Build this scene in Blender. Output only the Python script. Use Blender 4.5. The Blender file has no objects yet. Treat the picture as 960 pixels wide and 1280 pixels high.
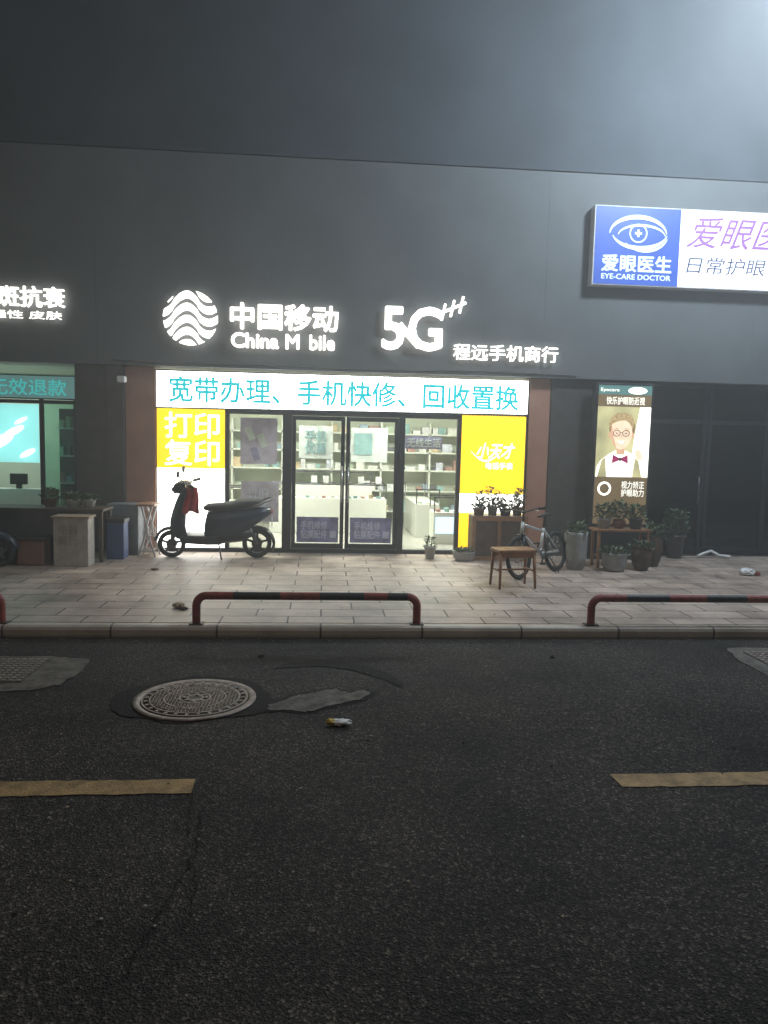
import bpy, bmesh, math, random
from mathutils import Vector, Matrix
random.seed(7)
sc=bpy.context.scene
COL=sc.collection
R=math.radians
# ------------------------------------------------------------------ materials
def nmat(name):
    m=bpy.data.materials.new(name); m.use_nodes=True
    nt=m.node_tree; b=nt.nodes['Principled BSDF']; return m,nt,b
def N(nt,t,**k):
    n=nt.nodes.new(t)
    for a,v in k.items():
        if a in n.inputs: n.inputs[a].default_value=v
        else: setattr(n,a,v)
    return n
def c4(c): return (c[0],c[1],c[2],1)
def mat(name,col,rough=.6,metal=0,var=.25,scale=6,bump=.1,spec=.5,emit=0):
    m,nt,b=nmat(name)
    tc=N(nt,'ShaderNodeTexCoord')
    no=N(nt,'ShaderNodeTexNoise'); no.inputs['Scale'].default_value=scale; no.inputs['Detail'].default_value=4; no.inputs['Roughness'].default_value=.65
    nt.links.new(tc.outputs['Object'],no.inputs['Vector'])
    r=N(nt,'ShaderNodeValToRGB')
    r.color_ramp.elements[0].position=.3; r.color_ramp.elements[1].position=.7
    r.color_ramp.elements[0].color=c4([c*(1-var) for c in col]); r.color_ramp.elements[1].color=c4([min(1,c*(1+var)) for c in col])
    nt.links.new(no.outputs['Fac'],r.inputs['Fac']); nt.links.new(r.outputs['Color'],b.inputs['Base Color'])
    b.inputs['Roughness'].default_value=rough; b.inputs['Metallic'].default_value=metal
    b.inputs['Specular IOR Level'].default_value=spec
    if bump>=.1:
        bp=N(nt,'ShaderNodeBump'); bp.inputs['Strength'].default_value=bump; bp.inputs['Distance'].default_value=.01
        n2=N(nt,'ShaderNodeTexNoise'); n2.inputs['Scale'].default_value=scale*8; n2.inputs['Detail'].default_value=2
        nt.links.new(tc.outputs['Object'],n2.inputs['Vector'])
        nt.links.new(n2.outputs['Fac'],bp.inputs['Height']); nt.links.new(bp.outputs['Normal'],b.inputs['Normal'])
    return m
def lit(name,col,s,var=.04,scale=2.5,sample=False):
    m,nt,b=nmat(name)
    tc=N(nt,'ShaderNodeTexCoord'); no=N(nt,'ShaderNodeTexNoise'); no.inputs['Scale'].default_value=scale
    nt.links.new(tc.outputs['Object'],no.inputs['Vector'])
    r=N(nt,'ShaderNodeValToRGB'); r.color_ramp.elements[0].position=.3; r.color_ramp.elements[1].position=.7
    r.color_ramp.elements[0].color=c4([c*(1-var) for c in col]); r.color_ramp.elements[1].color=c4(col)
    nt.links.new(no.outputs['Fac'],r.inputs['Fac'])
    b.inputs['Base Color'].default_value=c4([c*.7 for c in col]); b.inputs['Roughness'].default_value=.4
    nt.links.new(r.outputs['Color'],b.inputs['Emission Color']); b.inputs['Emission Strength'].default_value=s
    if not sample: m.cycles.emission_sampling='NONE'
    return m
def glass(name,tint=(.92,.97,.95),refl=.12):
    m=bpy.data.materials.new(name); m.use_nodes=True; nt=m.node_tree
    nt.nodes.remove(nt.nodes['Principled BSDF'])
    t=N(nt,'ShaderNodeBsdfTransparent'); t.inputs[0].default_value=c4(tint)
    g=N(nt,'ShaderNodeBsdfGlossy'); g.inputs['Roughness'].default_value=.03
    f=N(nt,'ShaderNodeFresnel'); f.inputs[0].default_value=1.5
    mx=N(nt,'ShaderNodeMixShader')
    nt.links.new(f.outputs[0],mx.inputs[0]); nt.links.new(t.outputs[0],mx.inputs[1]); nt.links.new(g.outputs[0],mx.inputs[2])
    nt.links.new(mx.outputs[0],nt.nodes['Material Output'].inputs[0]); return m
def asphalt(name,dark=.02,mid=.046,light=.2):
    m,nt,b=nmat(name); L=nt.links
    tc=N(nt,'ShaderNodeTexCoord')
    v=N(nt,'ShaderNodeTexVoronoi'); v.inputs['Scale'].default_value=115; v.inputs['Randomness'].default_value=1
    n=N(nt,'ShaderNodeTexNoise'); n.inputs['Scale'].default_value=150; n.inputs['Detail'].default_value=3; n.inputs['Roughness'].default_value=.7
    big=N(nt,'ShaderNodeTexNoise'); big.inputs['Scale'].default_value=.9; big.inputs['Detail'].default_value=6; big.inputs['Roughness'].default_value=.62
    med=N(nt,'ShaderNodeTexNoise'); med.inputs['Scale'].default_value=28; med.inputs['Detail'].default_value=3
    for x in (v,n,big,med): L.new(tc.outputs['Object'],x.inputs['Vector'])
    sep=N(nt,'ShaderNodeSeparateColor'); L.new(v.outputs['Color'],sep.inputs[0])
    r=N(nt,'ShaderNodeValToRGB'); e=r.color_ramp.elements
    e[0].position=0; e[0].color=(dark,dark*.9,dark*.82,1); e[1].position=1; e[1].color=(light,light*.88,light*.78,1)
    a=e.new(.55); a.color=(mid*.8,mid*.72,mid*.66,1); a=e.new(.86); a.color=(mid*1.6,mid*1.42,mid*1.28,1)
    L.new(sep.outputs[0],r.inputs[0])
    r2=N(nt,'ShaderNodeValToRGB'); r2.color_ramp.elements[0].position=.32; r2.color_ramp.elements[1].position=.70
    r2.color_ramp.elements[0].color=(.38,.38,.39,1); r2.color_ramp.elements[1].color=(1.5,1.42,1.32,1)
    L.new(big.outputs['Fac'],r2.inputs[0])
    mx=N(nt,'ShaderNodeMix'); mx.data_type='RGBA'; mx.blend_type='MULTIPLY'; mx.inputs[0].default_value=1
    L.new(r.outputs[0],mx.inputs[6]); L.new(r2.outputs[0],mx.inputs[7])
    r3=N(nt,'ShaderNodeValToRGB'); r3.color_ramp.elements[0].position=.3; r3.color_ramp.elements[1].position=.7
    r3.color_ramp.elements[0].color=(.55,.55,.55,1); r3.color_ramp.elements[1].color=(1.35,1.35,1.35,1); L.new(med.outputs['Fac'],r3.inputs[0])
    mx2=N(nt,'ShaderNodeMix'); mx2.data_type='RGBA'; mx2.blend_type='MULTIPLY'; mx2.inputs[0].default_value=1
    L.new(mx.outputs[2],mx2.inputs[6]); L.new(r3.outputs[0],mx2.inputs[7])
    L.new(mx2.outputs[2],b.inputs['Base Color'])
    b.inputs['Roughness'].default_value=.75; b.inputs['Specular IOR Level'].default_value=.3
    ad=N(nt,'ShaderNodeMath',operation='ADD'); L.new(v.outputs['Distance'],ad.inputs[0]); L.new(n.outputs['Fac'],ad.inputs[1])
    bp=N(nt,'ShaderNodeBump'); bp.inputs['Strength'].default_value=1; bp.inputs['Distance'].default_value=.008
    L.new(ad.outputs[0],bp.inputs['Height']); L.new(bp.outputs['Normal'],b.inputs['Normal'])
    return m
def paving(name,c1,c2,mortar,bw=.6,bh=.3,rot=0,msz=.008,dirt=.5):
    m,nt,b=nmat(name); L=nt.links
    tc=N(nt,'ShaderNodeTexCoord'); mp=N(nt,'ShaderNodeMapping'); mp.inputs['Rotation'].default_value=(0,0,rot)
    L.new(tc.outputs['Object'],mp.inputs[0])
    br=N(nt,'ShaderNodeTexBrick'); br.inputs['Scale'].default_value=1; br.inputs['Brick Width'].default_value=bw; br.inputs['Row Height'].default_value=bh
    br.inputs['Mortar Size'].default_value=msz; br.inputs['Mortar Smooth'].default_value=.3; br.inputs['Bias'].default_value=-.1
    br.inputs['Color1'].default_value=c4(c1); br.inputs['Color2'].default_value=c4(c2); br.inputs['Mortar'].default_value=c4(mortar)
    L.new(mp.outputs[0],br.inputs['Vector'])
    n=N(nt,'ShaderNodeTexNoise'); n.inputs['Scale'].default_value=1.7; n.inputs['Detail'].default_value=7; n.inputs['Roughness'].default_value=.7
    n2=N(nt,'ShaderNodeTexNoise'); n2.inputs['Scale'].default_value=60; n2.inputs['Detail'].default_value=2
    L.new(tc.outputs['Object'],n.inputs[0]); L.new(tc.outputs['Object'],n2.inputs[0])
    r=N(nt,'ShaderNodeValToRGB'); r.color_ramp.elements[0].position=.3; r.color_ramp.elements[1].position=.62
    r.color_ramp.elements[0].color=(1-dirt,.97-dirt,.95-dirt,1); r.color_ramp.elements[1].color=(1.15,1.12,1.1,1); L.new(n.outputs['Fac'],r.inputs[0])
    mx=N(nt,'ShaderNodeMix'); mx.data_type='RGBA'; mx.blend_type='MULTIPLY'; mx.inputs[0].default_value=1
    L.new(br.outputs['Color'],mx.inputs[6]); L.new(r.outputs[0],mx.inputs[7]); L.new(mx.outputs[2],b.inputs['Base Color'])
    rr=N(nt,'ShaderNodeMapRange'); rr.inputs[3].default_value=.3; rr.inputs[4].default_value=.7; L.new(n.outputs['Fac'],rr.inputs[0]); L.new(rr.outputs[0],b.inputs['Roughness'])
    iv=N(nt,'ShaderNodeMath',operation='MULTIPLY_ADD'); iv.inputs[1].default_value=-1; iv.inputs[2].default_value=1; L.new(br.outputs['Fac'],iv.inputs[0])
    s=N(nt,'ShaderNodeMath',operation='MULTIPLY_ADD'); s.inputs[1].default_value=.15; L.new(n2.outputs['Fac'],s.inputs[0]); L.new(iv.outputs[0],s.inputs[2])
    bp=N(nt,'ShaderNodeBump'); bp.inputs['Strength'].default_value=.6; bp.inputs['Distance'].default_value=.006
    L.new(s.outputs[0],bp.inputs['Height']); L.new(bp.outputs['Normal'],b.inputs['Normal'])
    return m
M={}
M['asphalt']=asphalt('asphalt')
M['asphalt_dark']=asphalt('asphalt_dark',.006,.012,.04)
M['conc']=mat('concrete',(.3,.29,.27),.8,0,.35,4,.4)
M['concpatch']=mat('concrete_patch',(.12,.105,.09),.85,0,.6,9,.9)
M['tile']=paving('paving_tiles',(.50,.41,.35),(.36,.30,.26),(.06,.045,.04),dirt=.6,msz=.009)
M['kerb']=paving('kerb_stone',(.5,.45,.38),(.42,.38,.33),(.1,.09,.08),bw=.9,bh=5,msz=.010,dirt=.35)
M['ypaint']=mat('yellow_paint',(.31,.2,.085),.75,0,.5,9,.6)
M['iron']=mat('cast_iron',(.10,.085,.075),.55,.3,.4,14,.3)
M['iron_hi']=mat('cast_iron_sheen',(.29,.235,.20),.5,.3,.45,20,.3)  # lighter iron: reflected light on the raised parts put into the colour
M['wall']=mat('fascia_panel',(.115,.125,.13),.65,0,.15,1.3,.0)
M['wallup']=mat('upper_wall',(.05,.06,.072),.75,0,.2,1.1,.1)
M['joint']=mat('panel_joint',(.095,.103,.108),.8,bump=0)
M['darkstone']=mat('dark_stone',(.055,.05,.05),.45,0,.3,5,.1)
M['brick']=paving('orange_tile',(.66,.31,.19),(.58,.27,.16),(.38,.2,.14),bw=.6,bh=.3,msz=.004,dirt=.2)
M['plinth']=mat('plinth_stone',(.17,.19,.21),.6,0,.2,5,.2)
M['alu']=mat('dark_aluminium',(.035,.035,.04),.4,.5,.2,8,.02)
M['steel']=mat('steel',(.55,.55,.55),.25,1,.1,8,.02)
M['greym']=mat('grey_metal',(.12,.12,.13),.4,.7,.2,8,.02)
M['black']=mat('black_plastic',(.018,.018,.02),.4,0,.25,12,.05)
M['rubber']=mat('rubber',(.02,.02,.02),.85,0,.3,30,.2)
M['scoot']=mat('scooter_paint',(.025,.033,.06),.3,.1,.15,5,.01)
M['redcloth']=mat('red_cloth',(.4,.03,.03),.85,0,.3,20,.4)
M['redp']=mat('red_paint',(.26,.06,.045),.6,0,.45,14,.3)
M['blackp']=mat('black_paint',(.035,.035,.035),.5,0,.35,14,.3)
M['whitewall']=mat('white_wall',(.64,.68,.56),.7,0,.06,2,.03)
M['whitelam']=mat('white_laminate',(.7,.72,.66),.3,0,.05,2,.0)
M['floor']=mat('shop_floor',(.42,.41,.37),.15,0,.1,3,.0)
M['glass']=glass('glass',(.88,.93,.9))
M['gglass']=glass('green_glass',(.35,.6,.5))
M['dglass']=glass('dark_glass',(.3,.34,.36))
M['wood']=mat('wood',(.27,.13,.06),.5,0,.35,9,.2)
M['woodd']=mat('dark_wood',(.08,.05,.035),.6,0,.35,9,.3)
M['terra']=mat('pot_clay',(.2,.1,.07),.7,0,.3,9,.3)
M['potgrey']=mat('pot_grey',(.3,.3,.3),.6,0,.2,9,.2)
M['potdark']=mat('pot_glazed',(.06,.05,.05),.3,0,.3,9,.1)
M['soil']=mat('soil',(.05,.035,.025),.95,0,.4,30,.8)
M['leaf']=mat('leaf_green',(.06,.11,.045),.5,0,.5,25,.0)
M['leaf2']=mat('leaf_pale',(.12,.15,.08),.5,0,.5,25,.0)
M['leaf3']=mat('leaf_red',(.16,.06,.05),.5,0,.5,25,.0)
M['bikef']=mat('bike_paint',(.5,.52,.53),.3,.2,.1,9,.02)
M['white']=mat('white_plastic',(.7,.7,.7),.5,0,.12,10,.1)
M['cartonw']=mat('carton_grey',(.42,.39,.35),.7,0,.2,8,.2)
M['card']=mat('cardboard',(.36,.28,.2),.8,0,.2,8,.2)
M['L_white']=lit('sign_white',(.96,1,.98),9.0,sample=True)
M['L_logo']=lit('channel_letter_white',(1,.97,.9),2.6)
M['L_cyan']=lit('sign_cyan',(.0,.52,.57),1.1)
M['L_yel']=lit('poster_yellow',(1,.62,.01),1.7,.14,sample=True)
M['L_pwhite']=lit('poster_white',(1,1,.93),5.5,sample=True)
M['L_ptext']=lit('poster_text_white',(1,1,.9),1.8)
M['L_blue']=lit('sign_blue',(.035,.10,.47),1.0,.35)
M['L_bluetx']=lit('sign_blue_text',(.7,.85,1),1.1)
M['L_eyew']=lit('sign_eye_white',(.85,.9,1),1.6,sample=True)
M['L_purp']=lit('sign_purple',(.3,.13,.42),.8)
M['L_blk']=lit('sign_black',(.06,.08,.16),.7)
M['L_teal']=lit('sign_teal_dim',(.10,.22,.21),.9,.2)
M['L_tealt']=lit('sign_teal_text',(.05,.5,.48),.8)
M['L_tealp']=lit('poster_teal',(.35,.85,.85),1.2,.2)
def ob(name,me,mats,parent=None,smooth=False):
    o=bpy.data.objects.new(name,me); COL.objects.link(o)
    for m in (mats if isinstance(mats,(list,tuple)) else [mats]): me.materials.append(M[m] if isinstance(m,str) else m)
    if parent: o.parent=parent
    if smooth:
        for p in me.polygons: p.use_smooth=True
    return o
def grp(name,loc=(0,0,0)):
    e=bpy.data.objects.new(name,None); COL.objects.link(e); e.empty_display_size=.2; e.location=loc; return e
def fin(bm,name,mats,parent,bevel=0,smooth=False,seg=2):
    bmesh.ops.recalc_face_normals(bm,faces=bm.faces[:])
    me=bpy.data.meshes.new(name); bm.to_mesh(me); bm.free()
    o=ob(name,me,mats,parent,smooth)
    if bevel:
        md=o.modifiers.new('b','BEVEL'); md.width=bevel; md.segments=seg; md.limit_method='ANGLE'; md.angle_limit=R(35)
    return o
def abox(bm,x0,x1,y0,y1,z0,z1,mi=0,rz=0):
    vs=[Vector((x,y,z)) for x in (x0,x1) for y in (y0,y1) for z in (z0,z1)]
    if rz:
        c=Vector(((x0+x1)/2,(y0+y1)/2,0)); mt=Matrix.Rotation(rz,3,'Z'); vs=[mt@(v-c)+c for v in vs]
    v=[bm.verts.new(p) for p in vs]
    for f in ((0,1,3,2),(4,6,7,5),(0,4,5,1),(2,3,7,6),(0,2,6,4),(1,5,7,3)):
        fc=bm.faces.new([v[i] for i in f]); fc.material_index=mi
def box(name,x0,x1,y0,y1,z0,z1,m,parent=None,bevel=0,rz=0):
    bm=bmesh.new(); abox(bm,x0,x1,y0,y1,z0,z1,0,rz); return fin(bm,name,m,parent,bevel)
def slab(name,pts,z0,z1,m,parent=None,bevel=0):
    bm=bmesh.new(); a=[bm.verts.new((x,y,z0)) for x,y in pts]; b=[bm.verts.new((x,y,z1)) for x,y in pts]
    bm.faces.new(a); bm.faces.new(b[::-1]); n=len(pts)
    for i in range(n): bm.faces.new((a[i],a[(i+1)%n],b[(i+1)%n],b[i]))
    return fin(bm,name,m,parent,bevel)
def flat(name,pts,y,m,parent=None):
    bm=bmesh.new(); bm.faces.new([bm.verts.new((x,y,z)) for x,z in pts]); return fin(bm,name,m,parent)
def sheet(name,pts,z,m,parent=None):
    bm=bmesh.new(); bm.faces.new([bm.verts.new((x,y,z)) for x,y in pts]); o=fin(bm,name,m,parent); return o
def ell(cx,cz,rx,rz,n=28,a0=0,a1=2*math.pi,rot=0):
    return [(cx+rx*math.cos(a)*math.cos(rot)-rz*math.sin(a)*math.sin(rot),cz+rx*math.cos(a)*math.sin(rot)+rz*math.sin(a)*math.cos(rot)) for a in [a0+(a1-a0)*i/n for i in range(n)]]
def acyl(bm,p0,p1,r0,r1=None,n=12,mi=0,cap=True):
    r1=r0 if r1 is None else r1
    p0=Vector(p0);p1=Vector(p1); d=(p1-p0).normalized(); u=d.orthogonal().normalized(); w=d.cross(u)
    A=[];B=[]
    for i in range(n):
        a=2*math.pi*i/n; q=u*math.cos(a)+w*math.sin(a)
        A.append(bm.verts.new(p0+q*r0)); B.append(bm.verts.new(p1+q*r1))
    for i in range(n):
        f=bm.faces.new((A[i],A[(i+1)%n],B[(i+1)%n],B[i])); f.smooth=True; f.material_index=mi
    if cap:
        bm.faces.new(A[::-1]).material_index=mi; bm.faces.new(B).material_index=mi
def cyl(name,p0,p1,r0,m,parent=None,r1=None,n=16):
    bm=bmesh.new(); acyl(bm,p0,p1,r0,r1,n); return fin(bm,name,m,parent)
def tube(name,pts,r,m,parent=None,closed=False):
    cu=bpy.data.curves.new(name,'CURVE'); cu.dimensions='3D'; cu.bevel_depth=r; cu.bevel_resolution=3; cu.use_fill_caps=True
    s=cu.splines.new('POLY'); s.points.add(len(pts)-1)
    for i,p in enumerate(pts): s.points[i].co=(p[0],p[1],p[2],1)
    s.use_cyclic_u=closed
    t=bpy.data.objects.new('t',cu); COL.objects.link(t)
    me=bpy.data.meshes.new_from_object(t.evaluated_get(bpy.context.evaluated_depsgraph_get())); me.name=name
    bpy.data.objects.remove(t); return ob(name,me,m,parent,True)
def lathe(name,prof,c,m,parent=None,axis='Z',n=28,closed=False):
    bm=bmesh.new(); rings=[]
    for r,z in prof:
        ring=[]
        for i in range(n):
            a=2*math.pi*i/n
            if axis=='Z': p=(c[0]+r*math.cos(a),c[1]+r*math.sin(a),c[2]+z)
            else: p=(c[0]+r*math.cos(a),c[1]+z,c[2]+r*math.sin(a))
            ring.append(bm.verts.new(p))
        rings.append(ring)
    k=len(rings)
    for j in range(k if closed else k-1):
        for i in range(n):
            f=bm.faces.new((rings[j][i],rings[j][(i+1)%n],rings[(j+1)%k][(i+1)%n],rings[(j+1)%k][i])); f.smooth=True
    if not closed:
        bm.faces.new(rings[0]); bm.faces.new(rings[-1])
    return fin(bm,name,m,parent)
def loft(name,secs,m,parent=None,n=20,e=2.6):
    bm=bmesh.new(); rings=[]
    for x,zc,hw,hh in secs:
        ring=[]
        for i in range(n):
            a=2*math.pi*i/n; ca,sa=math.cos(a),math.sin(a)
            ring.append(bm.verts.new((x,hw*math.copysign(abs(ca)**(2/e),ca),zc+hh*math.copysign(abs(sa)**(2/e),sa))))
        rings.append(ring)
    for j in range(len(rings)-1):
        for i in range(n): bm.faces.new((rings[j][i],rings[j][(i+1)%n],rings[j+1][(i+1)%n],rings[j+1][i]))
    bm.faces.new(rings[0]); bm.faces.new(rings[-1])
    return fin(bm,name,m,parent,0,True)
def ribbon(name,pts,w,y,m,parent=None):
    bm=bmesh.new(); P=[Vector(p) for p in pts]; A=[];B=[]
    for i,p in enumerate(P):
        t=(P[min(i+1,len(P)-1)]-P[max(i-1,0)]).normalized(); nn=Vector((-t.y,t.x))
        ww=(w[i] if isinstance(w,(list,tuple)) else w)/2
        A.append(bm.verts.new((p.x+nn.x*ww,y,p.y+nn.y*ww))); B.append(bm.verts.new((p.x-nn.x*ww,y,p.y-nn.y*ww)))
    for i in range(len(P)-1): bm.faces.new((A[i],A[i+1],B[i+1],B[i]))
    return fin(bm,name,m,parent)
def text(name,body,x0,x1,z0,z1,y,m,parent=None,ext=.01,bold=0.0,shear=0):
    cu=bpy.data.curves.new(name,'FONT'); cu.body=body; cu.size=1; cu.shear=shear; cu.extrude=.02; cu.resolution_u=3
    t=bpy.data.objects.new('t',cu); COL.objects.link(t)
    me=bpy.data.meshes.new_from_object(t.evaluated_get(bpy.context.evaluated_depsgraph_get()))
    bpy.data.objects.remove(t)
    V0=[v.co.copy() for v in me.vertices]; P0=[tuple(p.vertices) for p in me.polygons]
    xs=[v.x for v in V0]; ys=[v.y for v in V0]; ax,bx,ay,by=min(xs),max(xs),min(ys),max(ys)
    sx=(x1-x0)/(bx-ax); sz=(z1-z0)/(by-ay)
    offs=[(0,0)] if bold<=0 else [(0,0),(bold,0),(-bold,0),(0,bold),(0,-bold),(bold*.7,bold*.7),(-bold*.7,bold*.7),(bold*.7,-bold*.7),(-bold*.7,-bold*.7)]
    vs=[];fs=[]
    for k,(dx,dz) in enumerate(offs):
        b0=len(vs); dy=k*.0007
        for q in V0: vs.append((x0+(q.x-ax+dx)*sx, y-(q.z/.02)*ext+dy, z0+(q.y-ay+dz)*sz))
        fs+= [tuple(i+b0 for i in p) for p in P0]
    m2=bpy.data.meshes.new(name); m2.from_pydata(vs,[],fs); m2.update()
    return ob(name,m2,m,parent)
# ------------------------------------------------------------------ ground, road, pavement
sheet('ground',[(-150,-150),(150,-150),(150,150),(-150,150)],-.012,'conc')
sheet('road',[(-60,-3.2),(60,-3.2),(60,6.5),(-60,6.5)],0,'asphalt')
PZ=.10
slab('pavement',[(-60,6.66),(60,6.66),(60,10.95),(-60,10.95)],-.01,PZ,'tile')
box('kerb',-60,60,6.5,6.655,-.01,PZ+.004,'kerb',None,.035)
g=grp('opposite_pavement'); box('slab',-60,60,-9,-3.2,-.01,.1,'tile',g)
def wob(x0,x1,y0,y1,n=60,a=.007):
    top=[(x0+(x1-x0)*i/n+(random.uniform(-.015,.015) if i in(0,n) else 0),y1+random.uniform(-a,a)) for i in range(n+1)]
    bot=[(x1-(x1-x0)*i/n,y0+random.uniform(-a,a)) for i in range(n+1)]
    return top+bot
lm=grp('lane_marking')
sheet('dash_1',wob(-3.8,-.62,3.60,3.755),.004,'ypaint',lm)
sheet('dash_2',wob(1.56,4.6,3.60,3.755),.004,'ypaint',lm)
sheet('dash_3',wob(-8.6,-5.9,3.60,3.755),.004,'ypaint',lm)
def blob(cx,cy,rx,ry,n=40,j=.15,seed=0):
    rnd=random.Random(seed); ph=[rnd.uniform(0,6.28) for _ in range(6)]
    out=[]
    for i in range(n):
        a=2*math.pi*i/n; k=1+j*sum(math.sin((q+2)*a+ph[q])/(q+1.5) for q in range(6))+rnd.uniform(-.03,.03)
        out.append((cx+rx*k*math.cos(a),cy+ry*k*math.sin(a)))
    return out
def rough(pts,k=5,a=.012,seed=1):
    rnd=random.Random(seed); out=[]; n=len(pts)
    for i in range(n):
        p,q=pts[i],pts[(i+1)%n]
        for t in range(k): out.append((p[0]+(q[0]-p[0])*t/k+rnd.uniform(-a,a),p[1]+(q[1]-p[1])*t/k+rnd.uniform(-a,a)))
    return out
rp=grp('road_patch')
sheet('patch_border',rough([(-.36,4.70),(-.2,4.71),(-.12,4.66),(-.02,4.69),(.07,4.77),(.18,4.83),(.31,4.91),(.40,5.05),(.33,5.15),(.2,5.09),(.1,5.18),(-.03,5.12),(-.12,5.07),(-.2,5.03),(-.27,4.92),(-.37,4.84)],4,.014),.003,'asphalt_dark',rp)
sheet('patch',rough([(-.32,4.72),(-.2,4.74),(-.12,4.69),(-.02,4.72),(.05,4.8),(.16,4.86),(.28,4.93),(.36,5.05),(.3,5.12),(.2,5.05),(.1,5.14),(-.02,5.08),(-.1,5.03),(-.17,5.0),(-.24,4.9),(-.33,4.82)],4,.014),.007,'concpatch',rp)
arc=[(-.36,5.62),(-.25,5.76),(-.05,5.84),(.2,5.78),(.4,5.63),(.54,5.45),(.62,5.24),(.56,5.20),(.46,5.36),(.33,5.50),(.15,5.62),(-.05,5.68),(-.2,5.66)]
sheet('dent_shade',rough(arc,4,.016,4),.004,'asphalt_dark',rp)  # flat dark sheet; the shade of a shallow dent put into colour
ps=grp('manhole_surround')
sheet('dark_ring',blob(-.83,4.97,.49,.47,48,.10,3),.004,'asphalt_dark',ps)
crk=grp('road_crack')
def crack(nm,pts,w,seed):
    rnd=random.Random(seed); P=[]
    for i in range(len(pts)-1):
        for k in range(8):
            t=k/8; P.append((pts[i][0]*(1-t)+pts[i+1][0]*t+rnd.uniform(-.012,.012),pts[i][1]*(1-t)+pts[i+1][1]*t))
    L=[(x-w*rnd.uniform(.3,1),y) for x,y in P]; Rr=[(x+w*rnd.uniform(.3,1),y) for x,y in P][::-1]
    sheet(nm,L+Rr,.0045,'asphalt_dark',crk)
crack('crack_1',[(-.55,3.48),(-.53,3.3),(-.51,3.1),(-.53,2.9),(-.56,2.7),(-.60,2.5),(-.62,2.3)],.007,1)
crack('crack_2',[(-.53,3.0),(-.47,2.85),(-.46,2.6)],.004,2)
crack('crack_3',[(-.62,3.62),(-.60,3.4),(-.56,3.2)],.005,5)
mh=grp('manhole_cover',(-.825,4.95,0))
lathe('frame',[(.40,0.003),(.40,.010),(.375,.012),(.355,.010),(.352,.003)],(0,0,0),'iron_hi',mh,n=56)
lathe('disc',[(.348,.002),(.348,.006),(.005,.007)],(0,0,0),'iron',mh,n=56)
bm=bmesh.new()
for r,n in ((.05,0),(.10,0),(.20,0),(.29,0),(.34,0)):
    for i in range(56):
        a0=2*math.pi*i/56;a1=2*math.pi*(i+1)/56; w=.005
        vs=[bm.verts.new((rr*math.cos(a),rr*math.sin(a),.0165)) for rr,a in ((r-w,a0),(r+w,a0),(r+w,a1),(r-w,a1))]; bm.faces.new(vs)
for i in range(-14,15):
    for j in range(-14,15):
        x,y=i*.022,j*.022; r=math.hypot(x,y)
        if .11<r<.19 or .21<r<.28:
            if (i+j)%2: abox(bm,x-.008,x+.008,y-.005,y+.005,.007,.017)
            else: abox(bm,x-.005,x+.005,y-.008,y+.008,.007,.017)
for i in range(28):
    a=2*math.pi*i/28; abox(bm,.315*math.cos(a)-.012,.315*math.cos(a)+.012,.315*math.sin(a)-.01,.315*math.sin(a)+.01,.007,.017,0,a)
for i in range(8):
    a=2*math.pi*i/8; acyl(bm,(.072*math.cos(a),.072*math.sin(a),.008),(.072*math.cos(a),.072*math.sin(a),.018),.012,n=8)
fin(bm,'raised_pattern','iron_hi',mh)
def sqcover(x0,x1,y0,y1,pts,nm):
    g=grp(nm); sheet('concrete_surround',rough(pts,6,.012,9),.005,'concpatch',g)
    box('plate',x0,x1,y0,y1,.004,.011,'iron',g)
    bm=bmesh.new(); nx=int((x1-x0)/.05); ny=int((y1-y0)/.05)
    for i in range(nx):
        for j in range(ny):
            cx=x0+(i+.5)*(x1-x0)/nx; cy=y0+(j+.5)*(y1-y0)/ny; abox(bm,cx-.015,cx+.015,cy-.015,cy+.015,.011,.016)
    fin(bm,'studs','iron_hi',g)
sqcover(-2.75,-2.08,5.3,5.85,[(-3.0,5.1),(-2.15,5.12),(-1.95,5.13),(-1.80,5.25),(-1.74,5.6),(-1.78,5.86),(-2.1,5.93),(-3.0,5.95)],'drain_cover')
sqcover(3.62,4.2,5.5,6.05,[(3.45,5.38),(4.4,5.36),(4.4,6.18),(3.55,6.2),(3.47,5.9)],'drain_cover')
# ------------------------------------------------------------------ low barriers
def rail(x0,x1,name='street_barrier'):
    g=grp(name); y=6.6; zt=.355; r=.036; cr=.09
    def seg(nm,pts,m): tube(nm,pts,r,m,g)
    c1=[(x0+cr-cr*math.cos(a),y,zt-cr+cr*math.sin(a)) for a in [math.pi*i/16 for i in range(9)]]
    c2=[(x1-cr+cr*math.cos(a),y,zt-cr+cr*math.sin(a)) for a in [math.pi*i/16 for i in range(9)]]
    seg('post_left',[(x0,y,PZ-.01)]+c1,'redp'); seg('post_right',[(x1,y,PZ-.01)]+c2,'redp')
    w=(x1-x0-2*cr); fr=[0,.13,.36,.56,.78,.9,1]
    ms=['redp','blackp','redp','blackp','redp','blackp']
    for i in range(6): seg(f'bar_{i+1}',[(x0+cr+w*fr[i],y,zt),(x0+cr+w*fr[i+1],y,zt)],ms[i])
    for xx in (x0,x1): box('foot',xx-.06,xx+.06,y-.045,y+.045,PZ+.005,PZ+.014,'blackp',g)
rail(-1.09,.86); rail(2.47,4.42); rail(-4.62,-2.74); rail(6.0,7.95)
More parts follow.
